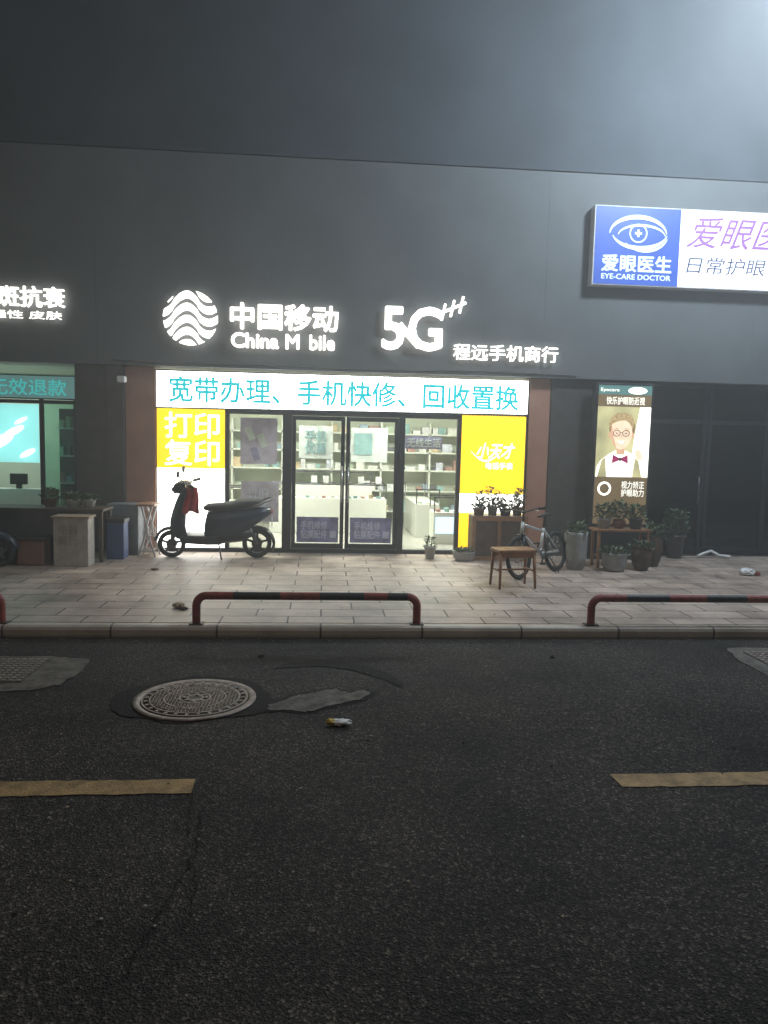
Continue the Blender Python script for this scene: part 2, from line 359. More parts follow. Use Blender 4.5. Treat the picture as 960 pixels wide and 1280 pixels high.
# ------------------------------------------------------------------ shop building
b=grp('shop_building')
box('fascia_core',-9,9,10.70,10.94,2.70,5.52,'joint',b)
bm=bmesh.new(); 
for i in range(-3,3): abox(bm,i*3.1+.001,(i+1)*3.1-.001,10.68,10.72,2.69,5.53)
fin(bm,'fascia_panels','wall',b)
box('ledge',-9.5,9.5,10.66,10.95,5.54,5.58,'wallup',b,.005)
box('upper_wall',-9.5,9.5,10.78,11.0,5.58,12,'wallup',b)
box('pillar_tile_left',-2.75,-2.35,10.80,11.2,PZ,2.69,'brick',b,.004)
box('pillar_tile_right',2.97,3.27,10.80,11.2,PZ,2.69,'brick',b,.004)
box('plinth_left',-2.92,-2.50,10.42,10.79,PZ,.80,'plinth',b,.01)
box('pillar_box',-2.99,-2.76,10.72,11.2,PZ,2.69,'darkstone',b,.004)
box('pillar_dark_left',-3.42,-3.0,10.76,11.2,PZ,2.69,'darkstone',b,.004)
box('pillar_dark_right',3.28,4.78,10.78,11.2,PZ,2.69,'darkstone',b,.004)
box('soffit',-9,9,10.95,11.3,2.705,2.8,'darkstone',b)
box('security_camera_body',-2.80,-2.70,10.55,10.68,2.45,2.53,'white',b,.01)
tube('loose_cable',[(-2.9,10.665,2.75),(-2.2,10.665,2.72),(-1.0,10.665,2.74),(.6,10.665,2.715),(2.2,10.665,2.75),(3.6,10.665,2.73)],.008,'black',b)
lb=grp('shop_sign_lightbox')
box('case',-2.37,2.97,10.815,10.93,2.13,2.66,'alu',lb)
flat('face',[(-2.33,2.14),(2.94,2.17),(2.94,2.645),(-2.33,2.635)],10.805,'L_white',lb)
text('lettering','宽带办理、手机快修、回收置换',-2.16,2.80,2.215,2.565,10.798,'L_cyan',lb,.001,.022)
fr=grp('shop_front')
bm=bmesh.new()
def fbar(x0,x1,z0,z1,y0=10.82,y1=10.9): abox(bm,x0,x1,y0,y1,z0,z1)
fbar(-2.35,2.97,2.07,2.128); fbar(-2.35,2.97,PZ,PZ+.06)
for x0,x1 in ((-1.38,-1.33),(-.58,-.45),(1.08,1.17),(1.93,1.99),(2.92,2.97)): fbar(x0,x1,PZ+.06,2.07)
fin(bm,'frame','alu',fr,.004)
def door(x0,x1,nm,hx):
    bm=bmesh.new(); z0,z1=PZ+.065,2.065; w=.055
    abox(bm,x0,x0+w,10.835,10.885,z0,z1); abox(bm,x1-w,x1,10.835,10.885,z0,z1)
    abox(bm,x0+w,x1-w,10.835,10.885,z1-.06,z1); abox(bm,x0+w,x1-w,10.835,10.885,z0,z0+.07)
    fin(bm,nm+'_stiles','alu',fr,.004)
    flat(nm+'_glass',[(x0+w,z0+.07),(x1-w,z0+.07),(x1-w,z1-.06),(x0+w,z1-.06)],10.86,'glass',fr)
    tube(nm+'_handle',[(hx,10.83,.85),(hx,10.79,.85),(hx,10.79,1.35),(hx,10.83,1.35)],.012,'steel',fr)
door(-.447,.305,'door_left',.27); door(.325,1.077,'door_right',.36)
flat('window_glass_left',[(-1.33,.16),(-.58,.16),(-.58,2.07),(-1.33,2.07)],10.86,'glass',fr)
flat('window_glass_right',[(1.17,.16),(1.93,.16),(1.93,2.07),(1.17,2.07)],10.86,'glass',fr)
M['dec']=mat('decal_purple',(.28,.27,.45),.5,0,.4,6,0); M['dec2']=mat('decal_light',(.6,.62,.75),.5,0,.2,6,0)
for x0 in (-.37,.40):
    flat('decal',[(x0,.25),(x0+.6,.25),(x0+.6,.62),(x0,.62)],10.855,'dec',fr)
    text('decal_text','手机维修\n贴膜配件',x0+.06,x0+.44,.31,.56,10.852,'dec2',fr,.0005,.03)
    flat('decal_square',[(x0+.48,.32),(x0+.57,.32),(x0+.57,.42),(x0+.48,.42)],10.852,'dec2',fr)
pl=grp('lit_poster')
box('case',-2.35,-1.385,10.83,10.93,.13,2.065,'alu',pl)
flat('yellow',[(-2.33,1.29),(-1.39,1.29),(-1.39,2.12),(-2.33,2.12)],10.818,'L_yel',pl)
flat('white',[(-2.33,.16),(-1.39,.16),(-1.39,1.29),(-2.33,1.29)],10.818,'L_pwhite',pl)
text('lettering','打印\n复印',-2.22,-1.47,1.33,2.07,10.812,'L_ptext',pl,.001,.016)
pr=grp('lit_poster')
box('case',1.995,2.915,10.83,10.93,.13,2.065,'alu',pr)
flat('yellow',[(1.99,1.0),(2.93,1.0),(2.93,2.14),(1.99,2.14)],10.815,'L_yel',pr)
flat('white',[(1.99,.72),(2.93,.72),(2.93,1.0),(1.99,1.0)],10.815,'L_pwhite',pr)
flat('base',[(1.99,.2),(2.93,.2),(2.93,.72),(1.99,.72)],10.815,'L_yel',pr)
text('lettering','小天才',2.22,2.78,1.52,1.74,10.81,'L_ptext',pr,.001,.025,.3)
text('small_lettering','电话手表',2.36,2.76,1.36,1.46,10.81,'L_ptext',pr,.001,.02)
ribbon('swoosh',[(2.13+.05*i,1.62-.14*math.sin(i*.35)) for i in range(10)],[.005,.012,.02,.025,.03,.03,.025,.02,.012,.005],10.807,'L_ptext',pr)
# ------------------------------------------------------------------ channel letters
cl=grp('illuminated_shop_lettering')
text('hanzi_name','中国移动',-1.29,.17,3.225,3.565,10.62,'L_logo',cl,.03,.022)
text('latin_name','China M',-1.28,-.36,2.97,3.165,10.62,'L_logo',cl,.03,.02)
text('latin_name_end','bile',-.21,.13,2.97,3.165,10.62,'L_logo',cl,.03,.02)
text('five_g','5G',.80,1.62,3.02,3.59,10.62,'L_logo',cl,.03,.02)
text('store_name','程远手机商行',1.80,3.30,2.90,3.12,10.62,'L_logo',cl,.012,.008)
def bar2(bm,x0,z0,x1,z1,w,yf=10.585):
    p=Vector((x0,z0));q=Vector((x1,z1)); t=(q-p).normalized(); n=Vector((-t.y,t.x))*w/2
    v=[];
    for y in (yf,yf+.02):
        for s in (p+n,q+n,q-n,p-n): v.append(bm.verts.new((s.x,y,s.y)))
    for f in ((0,1,2,3),(7,6,5,4),(0,4,5,1),(1,5,6,2),(2,6,7,3),(3,7,4,0)): bm.faces.new([v[i] for i in f])
bm=bmesh.new(); bar2(bm,1.02,3.36,1.30,3.06,.085); fin(bm,'link_stroke','L_logo',cl)
bm=bmesh.new()
bar2(bm,1.54,3.50,1.95,3.68,.038,10.58)
for i,(x,z) in enumerate(((1.63,3.54),(1.755,3.595),(1.88,3.65))): bar2(bm,x-.018,z-.115,x+.03,z+.115,.034,10.583+i*.002)
fin(bm,'plus_marks','L_logo',cl)
bm=bmesh.new(); cx,cz,RR=-1.83,3.34,.365; n=120; h=2/n; cache={}
def gv(i,j,y):
    k=(i,j)
    if k not in cache: cache[k]=bm.verts.new((cx+(-1+i*h)*RR,y,cz+(-1+j*h)*RR))
    return cache[k]
def inside(u,v):
    if math.hypot(u,v)>1: return False
    s=math.cos(math.pi*(u+.18)/.92); s=math.copysign(abs(s)**.75,s)
    q=v-.36*s*(1-.25*abs(u))+.06-u*.1
    return (q/.44)%1<.62
for i in range(n):
    for j in range(n):
        u=-1+(i+.5)*h; v=-1+(j+.5)*h
        if inside(u,v): bm.faces.new((gv(i,j,10.6),gv(i+1,j,10.6),gv(i+1,j+1,10.6),gv(i,j+1,10.6)))
r=bmesh.ops.extrude_face_region(bm,geom=bm.faces[:]); bmesh.ops.translate(bm,verts=[e for e in r['geom'] if isinstance(e,bmesh.types.BMVert)],vec=(0,.03,0))
fin(bm,'wave_roundel','L_logo',cl)
nl=grp('illuminated_neighbour_lettering')
text('line_1','祛斑抗衰',-4.66,-3.49,3.41,3.68,10.62,'L_logo',nl,.015,.012)
text('line_2','敏感通性 皮肤',-4.9,-3.53,3.255,3.36,10.62,'L_logo',nl,.005,.004)
# ------------------------------------------------------------------ eye-care sign
es=grp('eye_clinic_sign')
box('case',3.70,8.2,10.51,10.68,3.985,5.065,'white',es,.006)
flat('blue_panel',[(3.72,4.0),(4.935,4.0),(4.935,5.05),(3.72,5.05)],10.504,'L_blue',es)
flat('white_panel',[(4.937,4.0),(8.18,4.0),(8.18,5.05),(4.937,5.05)],10.504,'L_eyew',es)
text('blue_hanzi','爱眼医生',3.83,4.83,4.175,4.40,10.498,'L_bluetx',es,.001,.025)
text('blue_latin','EYE-CARE DOCTOR',3.83,4.83,4.07,4.14,10.498,'L_bluetx',es,.001,.015)
text('purple_hanzi','爱眼医生',5.04,6.95,4.54,4.97,10.498,'L_purp',es,.001,.005,.35)
text('latin','日常护眼 视力',5.05,6.9,4.19,4.42,10.498,'L_blk',es,.001,.0,.15)
ec=(4.33,4.70)
def arc2(cx,cz,rx,rz,a0,a1,n=24): return [(cx+rx*math.cos(R(a0+(a1-a0)*i/n)),cz+rz*math.sin(R(a0+(a1-a0)*i/n))) for i in range(n+1)]
tw=lambda a,b:[a+(b-a)*math.sin(math.pi*i/24) for i in range(25)]
ribbon('lid_upper',arc2(ec[0],ec[1]-.02,.41,.24,5,178),tw(.01,.06),10.498,'L_bluetx',es)
ribbon('lid_upper_2',arc2(ec[0]+.05,ec[1]-.04,.34,.15,5,175),tw(.01,.035),10.497,'L_bluetx',es)
ribbon('lid_lower',arc2(ec[0]+.02,ec[1]+.02,.40,.22,195,350),tw(.01,.06),10.498,'L_bluetx',es)
ribbon('lid_lower_2',arc2(ec[0]+.10,ec[1]-.0,.33,.24,215,345),tw(.01,.035),10.497,'L_bluetx',es)
ribbon('iris',arc2(ec[0],ec[1],.12,.12,0,360),.02,10.496,'L_bluetx',es)
flat('cross_h',[(ec[0]-.05,ec[1]-.016),(ec[0]+.05,ec[1]-.016),(ec[0]+.05,ec[1]+.016),(ec[0]-.05,ec[1]+.016)],10.496,'L_bluetx',es)
flat('cross_v',[(ec[0]-.016,ec[1]-.05),(ec[0]+.016,ec[1]-.05),(ec[0]+.016,ec[1]+.05),(ec[0]-.016,ec[1]+.05)],10.495,'L_bluetx',es)
# ------------------------------------------------------------------ portrait light box
pp=grp('portrait_lightbox')
x0,x1=3.88,4.66
box('case',x0-.04,x1+.04,10.51,10.66,PZ,2.63,'alu',pp,.006)
M['P_bg']=lit('portrait_bg',(.62,.58,.30),1.2,.65,2.2,True); M['P_cream']=lit('portrait_cream',(1,1,.88),2.2,.25,5)
M['P_skin']=lit('portrait_skin',(1,.74,.52),1.15,.25,6); M['P_skin2']=lit('portrait_skin_shade',(.85,.5,.32),.9,.2,6)
M['P_hair']=lit('portrait_hair',(.62,.45,.22),.9,.6,28); M['P_hair2']=lit('portrait_hair_dark',(.3,.2,.09),.9,.6,28)
M['P_dk']=lit('portrait_dark',(.06,.04,.03),.8); M['P_pink']=lit('portrait_pink',(.42,.02,.14),.8,.4,14)
M['P_brown']=lit('portrait_brown',(.2,.14,.07),.8,.3)
def rect(nm,a,b_,c,d_,y,m,p): return flat(nm,[(a,c),(b_,c),(b_,d_),(a,d_)],y,m,p)
rect('background',x0,x1,1.30,2.30,10.506,'P_bg',pp)
rect('header',x0,x1,2.30,2.60,10.506,'P_brown',pp)
rect('header_band',x0,x1,2.47,2.60,10.504,'L_teal',pp)
text('header_text','快乐护眼防近视',x0+.12,x1-.1,2.33,2.44,10.502,'L_ptext',pp,.0005,.0)
text('header_small','Eyecare',x0+.03,x0+.3,2.5,2.56,10.502,'L_ptext',pp,.0005,.0)
flat('header_oval',ell(4.45,2.53,.14,.05),10.503,'P_cream',pp)
rect('footer',x0,x1,.62,1.30,10.506,'P_brown',pp)
text('footer_text','视力矫正\n护眼助力',4.28,4.62,1.02,1.24,10.502,'L_ptext',pp,.0005,.0)
flat('badge',ell(4.03,1.13,.10,.10),10.503,'P_cream',pp); flat('badge_in',ell(4.03,1.13,.07,.07),10.501,'P_brown',pp)
flat('light_right',[(4.38,1.3),(x1,1.3),(x1,2.3),(4.5,2.3),(4.44,1.9)],10.5045,'P_cream',pp)
fx=4.24
flat('hair_back',ell(fx+.01,2.0,.19,.215),10.5035,'P_hair2',pp)
flat('blouse',[(x0+.01,1.3),(fx+.36,1.3),(fx+.33,1.45),(fx+.26,1.58),(fx+.14,1.65),(fx+.05,1.69),(fx-.05,1.69),(fx-.16,1.63),(fx-.28,1.54),(x0+.02,1.44)],10.503,'P_cream',pp)
flat('neck',[(fx-.06,1.62),(fx+.06,1.62),(fx+.065,1.75),(fx-.065,1.75)],10.5025,'P_skin2',pp)
flat('ear_l',ell(fx-.165,1.90,.022,.042),10.5024,'P_skin2',pp); flat('ear_r',ell(fx+.165,1.90,.022,.042),10.5024,'P_skin2',pp)
flat('face',[(fx-.145,2.05),(fx-.16,1.95),(fx-.153,1.86),(fx-.12,1.78),(fx-.065,1.71),(fx,1.69),(fx+.065,1.71),(fx+.12,1.78),(fx+.153,1.86),(fx+.16,1.95),(fx+.145,2.05),(fx+.08,2.12),(fx-.08,2.12)],10.502,'P_skin',pp)
flat('face_shade',[(fx-.145,2.05),(fx-.16,1.95),(fx-.153,1.86),(fx-.12,1.78),(fx-.065,1.71),(fx-.08,1.78),(fx-.11,1.86),(fx-.125,1.97)],10.5015,'P_skin2',pp)
flat('fringe',[(fx-.17,1.99),(fx-.14,2.05),(fx-.09,2.08),(fx-.03,2.10),(fx+.05,2.11),(fx+.12,2.06),(fx+.165,1.98),(fx+.19,2.08),(fx+.15,2.17),(fx+.06,2.22),(fx-.07,2.215),(fx-.155,2.15),(fx-.19,2.06)],10.501,'P_hair',pp)
flat('hand',ell(fx+.27,1.62,.05,.08,rot=.4),10.5012,'P_skin',pp)
for s in (-1,1):
    ribbon('glasses_rim',arc2(fx+s*.068,1.925,.05,.042,0,360),.011,10.500,'P_dk',pp)
    flat('eye',ell(fx+s*.068,1.925,.016,.009),10.5005,'P_dk',pp)
    ribbon('brow',[(fx+s*.04,1.985),(fx+s*.075,1.992),(fx+s*.11,1.98)],.008,10.5003,'P_hair2',pp)
ribbon('bridge',[(fx-.018,1.935),(fx+.018,1.935)],.008,10.500,'P_dk',pp)
flat('nose',[(fx-.018,1.862),(fx+.018,1.862),(fx+.005,1.90)],10.5005,'P_skin2',pp)
flat('smile',[(fx-.05,1.82),(fx,1.808),(fx+.05,1.82),(fx+.03,1.785),(fx,1.775),(fx-.03,1.785)],10.500,'P_cream',pp)
ribbon('lips',arc2(fx,1.825,.055,.05,200,340),.006,10.499,'P_skin2',pp)
for s in (-1,1): flat('bow_wing',[(fx+s*.01,1.57),(fx+s*.11,1.62),(fx+s*.12,1.49),(fx+s*.01,1.54)],10.501,'P_pink',pp)
flat('bow_knot',ell(fx,1.555,.022,.028),10.5,'P_dk',pp)
for s in (-1,1): flat('vest',[(fx+s*.19,1.3),(fx+s*.33,1.3),(fx+s*.27,1.54),(fx+s*.22,1.58)],10.5015,'P_bg',pp)
# ------------------------------------------------------------------ right dark entrance
rs=grp('dark_shop_entrance')
box('back_wall',4.78,9,13,13.1,0,2.8,'darkstone',rs); box('side_wall',8.9,9,11,13,0,2.8,'darkstone',rs); box('floor',4.78,9,10.955,13,0,.11,'darkstone',rs)
bm=bmesh.new()
for x in (4.79,5.72,5.80,6.72,7.7): abox(bm,x,x+.06,11.02,11.08,PZ+.02,2.68)
abox(bm,4.85,7.7,11.03,11.07,2.1,2.16); abox(bm,4.85,7.7,11.03,11.07,PZ+.02,PZ+.12)
fin(bm,'frames','alu',rs,.003)
rect('glass',4.85,7.7,PZ+.12,2.68,11.05,'dglass',rs)
tube('handle',[(5.68,11.0,.9),(5.68,10.97,.9),(5.68,10.97,1.3),(5.68,11.0,1.3)],.012,'greym',rs)
# ------------------------------------------------------------------ shop interior
it=grp('shop_interior')
box('floor',-2.75,3.27,10.955,15,.0,.13,'floor',it)
box('back_wall',-2.8,3.3,15,15.1,.0,2.9,'whitewall',it)
box('side_wall_left',-2.84,-2.76,11.2,15,.0,2.9,'whitewall',it)
box('side_wall_right',3.28,3.36,11.2,15,.0,2.9,'whitewall',it)
box('ceiling',-2.8,3.3,11.0,15.1,2.82,2.9,'whitewall',it)
PC=[mat(f'product_{i}',c,.45,0,.3,7,0) for i,c in enumerate([(.7,.7,.72),(.3,.4,.5),(.45,.25,.22),(.25,.42,.42),(.12,.12,.13),(.6,.48,.3),(.42,.5,.38),(.6,.62,.72),(.7,.7,.66)])]
bm=bmesh.new()
for z in (.35,.75,1.15,1.5,1.85): abox(bm,-2.7,3.2,14.55,14.98,z,z+.03,0)
for x in (-2.7,-1.75,-.8,.15,1.1,2.05,3.17): abox(bm,x,x+.03,14.55,14.98,.13,2.1,0)
fin(bm,'back_shelves','whitelam',it)
bm=bmesh.new()
for z in (.38,.78,1.18,1.53,1.88):
    x=-2.62
    while x<3.0:
        w=random.uniform(.06,.2); hh=random.uniform(.06,.2)
        if random.random()<.8: abox(bm,x,x+w,14.6,14.6+random.uniform(.1,.3),z,z+hh,random.choice([0,0,8,8,7,1,2,3,4,5,6]))
        x+=w+random.uniform(.01,.08)
fin(bm,'products',PC,it)
def counter(x0,x1,y0,y1,z1,nm):
    box(nm+'_body',x0,x1,y0,y1,.13,z1-.25,'whitelam',it,.006)
    bm=bmesh.new()
    for x in (x0,x1-.02):
        for y in (y0,y1-.02): abox(bm,x,x+.02,y,y+.02,z1-.25,z1)
    abox(bm,x0,x1,y0,y0+.02,z1-.02,z1); abox(bm,x0,x1,y1-.02,y1,z1-.02,z1)
    fin(bm,nm+'_rim','steel',it)
    bm=bmesh.new(); x=x0+.05
    while x<x1-.12: abox(bm,x,x+.07,y0+.08,y0+.2,z1-.249,z1-.235+random.uniform(0,.05),random.randrange(9)); x+=random.uniform(.1,.16)
    fin(bm,nm+'_phones',PC,it)
counter(-.9,1.1,12.9,13.4,.98,'counter_mid'); counter(-2.5,-1.2,12.2,12.7,.95,'counter_left'); counter(-.6,.9,13.8,14.1,1.15,'counter_rear')
counter(1.75,2.9,11.7,12.2,.88,'display_case'); counter(1.55,1.95,12.4,14.2,.95,'display_case_2')
M['L_blues']=lit('counter_led',(.6,.8,1),1.6); rect('display_led',1.78,2.87,.30,.56,11.69,'L_blues',it)
M['po1']=mat('poster_mauve',(.5,.46,.58),.5,0,.4,3,0); M['po2']=mat('poster_pale',(.68,.76,.72),.5,0,.25,4,0); M['po3']=mat('poster_teal_print',(.3,.5,.5),.5,0,.3,4,0)
rect('window_poster',-1.22,-.68,1.35,2.03,11.25,'po1',it)
for (x,z,rr) in ((-1.08,1.8,.4),(-.9,1.7,.4),(-1.0,1.5,.3)):
    c,s=math.cos(rr),math.sin(rr); P=[(x+a*c-b2*s,z+a*s+b2*c) for a,b2 in ((-.05,-.1),(.05,-.1),(.05,.1),(-.05,.1))]; flat('poster_phone',P,11.245,'po2' if z>1.6 else 'dec',it)
rect('poster_lower',-1.2,-.65,.5,1.1,11.2,'po1',it); text('poster_lower_text','以旧\n换新',-1.1,-.8,.6,1.0,11.197,'dec2',it,.0005,.02)
rect('hang_a',-.40,.15,1.42,1.95,12.4,'po2',it); rect('hang_b',.45,1.05,1.38,1.94,12.4,'po2',it); rect('hang_b_in',.5,.8,1.5,1.85,12.395,'po3',it)
text('hang_a_text','手机\n优惠',-.30,.05,1.5,1.88,12.39,'po3',it,.001,.02)
rect('hang_c',1.3,1.9,1.62,1.82,12.0,'dec',it); text('hang_c_text','无线生活',1.33,1.87,1.65,1.79,11.99,'po2',it,.001,.02)
for xx in (-.2,.0,.6,.9): box('price_card',xx,xx+.1,12.85,12.86,1.0,1.12,'white',it)
def area(name,loc,sx,sy,e,col=(1,1,1),rot=(0,0,0)):
    l=bpy.data.lights.new(name,'AREA'); l.shape='RECTANGLE'; l.size=sx; l.size_y=sy; l.energy=e; l.color=col
    o=bpy.data.objects.new(name,l); COL.objects.link(o); o.location=loc; o.rotation_euler=rot; return o
M['L_panel']=lit('ceiling_panel',(1,1,.95),3)
for i,(x,y) in enumerate(((-1.3,12.1),(1.6,12.1))):
    box('ceiling_panel',x-.5,x+.5,y-.12,y+.12,2.80,2.818,'L_panel',it)
    l=area('ceiling_lamp',(x,y,2.78),1,.8,165,(1,.98,.88)); l.parent=it
# ------------------------------------------------------------------ left neighbour shop
ns=grp('neighbour_shop_front')
box('sign_case',-8,-3.43,10.82,10.95,2.20,2.53,'alu',ns)
rect('sign_face',-8,-3.44,2.215,2.515,10.815,'L_teal',ns)
text('sign_text','祛痘无效退款',-5.1,-3.55,2.25,2.47,10.81,'L_tealt',ns,.001,.01)
bm=bmesh.new()
for x in (-8,-5.6,-3.93,-3.47): abox(bm,x,x+.05,10.84,10.9,PZ,2.2)
abox(bm,-7.95,-3.47,10.84,10.9,PZ,.18); abox(bm,-7.95,-3.42,10.84,10.9,2.14,2.19)
fin(bm,'frame','alu',ns,.003)
flat('glass',[(-7.95,.18),(-3.93,.18),(-3.93,2.14),(-7.95,2.14)],10.87,'glass',ns)
flat('green_glass',[(-3.88,.18),(-3.47,.18),(-3.47,2.14),(-3.88,2.14)],10.87,'gglass',ns)
box('back_wall',-8,-3.0,13,13.1,0,2.7,'whitewall',ns); box('floor',-8,-3.0,10.955,13,0,.12,'floor',ns); box('side',-3.05,-2.99,11.2,13,0,2.7,'darkstone',ns)
box('ceiling',-8,-3.0,11.3,13.1,2.7,2.75,'whitewall',ns)
box('dark_cupboard',-3.92,-3.1,11.6,12.0,.12,2.1,'darkstone',ns)
rect('window_poster',-5.4,-3.96,1.32,2.13,10.91,'L_tealp',ns)
M['L_pw2']=lit('poster_glow',(.9,1,1),1.6)
for s,(a,c,rx,rz) in enumerate(((-4.3,1.75,.16,.05),(-4.5,1.6,.22,.08),(-4.12,1.45,.12,.04),(-4.2,1.9,.1,.03))): flat('poster_print',ell(a,c,rx,rz,rot=.5),10.905-s*.002,'L_pw2',ns)
box('desk',-5.6,-3.9,11.3,11.5,.12,.92,'whitelam',ns,.01); box('monitor',-4.55,-4.30,11.35,11.38,.98,1.14,'black',ns,.01); box('monitor_foot',-4.46,-4.39,11.35,11.4,.92,.98,'black',ns)
bm=bmesh.new()
for z in (.6,1.0,1.4,1.8):
    abox(bm,-3.86,-3.3,11.3,11.59,z,z+.02,8)
    for k in range(5): abox(bm,-3.84+k*.1,-3.78+k*.1,11.35,11.45,z+.02,z+.02+random.uniform(.08,.2),random.randrange(9))
fin(bm,'shelf_goods',PC,ns)
l=area('neighbour_lamp',(-5.2,12.0,2.66),1.5,.6,34,(.9,1,.93)); l.parent=ns
# ------------------------------------------------------------------ electric scooter
def wheel(g,x,r,w,nm,hub='steel'):
    prof=[(r-.045,-w/2),(r-.012,-w/2),(r,-w*.25),(r,w*.25),(r-.012,w/2),(r-.045,w/2)]
    lathe(nm+'_tyre',prof,(x,0,r),'rubber',g,'Y',32,True)
    lathe(nm+'_rim',[(r-.043,-w*.35),(r-.06,-w*.30),(r-.06,w*.30),(r-.043,w*.35)],(x,0,r),hub,g,'Y',32,True)
    bm=bmesh.new(); 
    for k in range(5):
        a=2*math.pi*k/5+.3; acyl(bm,(x,0,r),(x+(r-.055)*math.cos(a),0,r+(r-.055)*math.sin(a)),.022,.015,8)
    acyl(bm,(x,-w*.55,r),(x,w*.55,r),.07,n=16); fin(bm,nm+'_hub',hub,g)
def scooter(name):
    g=grp(name)
    wheel(g,-.58,.185,.085,'front_wheel','greym'); wheel(g,.56,.20,.11,'rear_wheel','black')
    def fender(nm,cx,r0,a0,a1,w,m='scoot'):
        bm=bmesh.new(); rows=[]
        for i in range(13):
            a=R(a0+(a1-a0)*i/12); row=[]
            for k in range(7):
                b_=(k/6-.5)*2; rr=r0-.035*b_*b_
                row.append(bm.verts.new((cx+rr*math.cos(a),b_*w/2,.195+rr*math.sin(a))))
            rows.append(row)
        for i in range(12):
            for k in range(6): bm.faces.new((rows[i][k],rows[i][k+1],rows[i+1][k+1],rows[i+1][k]))
        o=fin(bm,nm,m,g,0,True); md=o.modifiers.new('s','SOLIDIFY'); md.thickness=.006
    fender('front_fender',-.58,.235,10,170,.14); fender('rear_fender',.56,.25,-25,150,.15,'black')
    bm=bmesh.new()
    for s in (-1,1): acyl(bm,(-.58,s*.065,.19),(-.505,s*.06,.52),.022,n=10)
    acyl(bm,(-.505,-.06,.50),(-.505,.06,.50),.022,n=10); acyl(bm,(-.51,0,.5),(-.41,0,.95),.024,n=10)
    acyl(bm,(.56,-.09,.2),(.42,-.09,.52),.022,n=10); acyl(bm,(.56,.09,.2),(.42,.09,.52),.022,n=10)
    acyl(bm,(.05,-.13,.24),(.10,-.22,.0),.011,n=8)
    fin(bm,'fork_and_shocks','greym',g)
    bm=bmesh.new(); rows=[]
    prof=[(-.52,.26,.09),(-.60,.38,.15),(-.60,.50,.20),(-.57,.62,.22),(-.53,.74,.215),(-.49,.84,.17),(-.45,.91,.11)]
    back=[(-.34,.24,.14),(-.36,.34,.17),(-.38,.46,.19),(-.37,.60,.20),(-.36,.74,.20),(-.34,.84,.16),(-.34,.91,.09)]
    for (xf,z,w),(xb,zb,wb) in zip(prof,back):
        row=[]
        for k in range(11):
            t=-1+2*k/10; row.append(bm.verts.new((xf+(xb-xf)*.7*t*t,w*t,z)))
        for k in range(10,-1,-1):
            t=-1+2*k/10; row.append(bm.verts.new((xb,wb*t*.98,zb)))
        rows.append(row)
    for i in range(len(rows)-1):
        for k in range(22): bm.faces.new((rows[i][k],rows[i][(k+1)%22],rows[i+1][(k+1)%22],rows[i+1][k]))
    bm.faces.new(rows[0]); bm.faces.new(rows[-1]); fin(bm,'front_apron','scoot',g,0,True)
    loft('headlamp_cowl',[(-.55,.93,.04,.04),(-.53,.94,.11,.07),(-.46,.965,.15,.085),(-.38,.98,.15,.075),(-.31,.985,.08,.045)],'scoot',g)
    loft('headlamp',[(-.57,.93,.03,.02),(-.55,.93,.07,.03),(-.53,.93,.08,.035)],'greym',g)
    tube('handlebar',[(-.28,-.33,1.02),(-.34,-.18,1.01),(-.38,0,1.0),(-.34,.18,1.01),(-.28,.33,1.02)],.014,'greym',g)
    for s in (-1,1):
        tube('grip',[(-.245,s*.39,1.02),(-.305,s*.26,1.02)],.021,'rubber',g)
        tube('brake_lever',[(-.36,s*.2,1.02),(-.35,s*.3,1.005),(-.325,s*.36,1.005)],.006,'steel',g)
        tube('mirror_stem',[(-.37,s*.17,1.02),(-.42,s*.22,1.1),(-.44,s*.26,1.15)],.007,'black',g)
        o=loft('mirror',[(-.465,1.17,.04,.025),(-.455,1.17,.07,.042),(-.435,1.17,.07,.042),(-.43,1.17,.06,.035)],'black',g); o.location=(0,s*.27,0)
    loft('floorboard',[(-.46,.30,.10,.03),(-.42,.27,.16,.06),(-.1,.26,.17,.07),(.05,.27,.16,.08),(.14,.28,.12,.07)],'black',g,e=4)
    loft('rear_body',[(-.14,.36,.10,.12),(-.10,.42,.15,.22),(.08,.45,.17,.23),(.26,.49,.18,.205),(.44,.55,.175,.15),(.6,.60,.14,.10),(.74,.65,.08,.05)],'scoot',g)
    loft('side_panel_lower',[(.0,.30,.14,.06),(.1,.30,.165,.10),(.35,.33,.165,.10),(.5,.36,.13,.06)],'black',g)
    loft('seat',[(-.15,.685,.08,.02),(-.10,.695,.12,.045),(.06,.70,.145,.05),(.23,.72,.155,.055),(.30,.745,.15,.06),(.5,.765,.14,.055),(.62,.77,.10,.035),(.66,.775,.05,.015)],'rubber',g)
    loft('tail_lamp',[(.71,.64,.07,.025),(.76,.645,.06,.022),(.78,.645,.03,.01)],'redp',g)
    tube('grab_rail',[(.42,-.16,.70),(.58,-.17,.76),(.74,-.1,.82),(.78,0,.83),(.74,.1,.82),(.58,.17,.76),(.42,.16,.70)],.012,'greym',g)
    box('number_plate',.755,.765,-.09,.09,.44,.56,'white',g,.003)
    bm=bmesh.new(); nx,nz=14,12; G_=[]
    for j in range(nz+1):
        row=[]
        for i in range(nx+1):
            u=i/nx; v=j/nz; w=.20*(.62+.5*v)
            row.append(bm.verts.new((-.28+(u-.5)*w+.01*math.sin(v*5),-.29+.022*math.sin(u*14+v*3)+.03*math.sin(v*3),1.01-.34*v-(.02*math.sin(u*9) if j==nz else 0))))
        G_.append(row)
    for j in range(nz):
        for i in range(nx): bm.faces.new((G_[j][i],G_[j][i+1],G_[j+1][i+1],G_[j+1][i]))
    o=fin(bm,'red_jacket','redcloth',g,0,True); md=o.modifiers.new('s','SOLIDIFY'); md.thickness=.012
    return g
s=scooter('electric_scooter'); s.location=(-1.45,10.35,PZ); s.rotation_euler=(R(5),0,R(3))
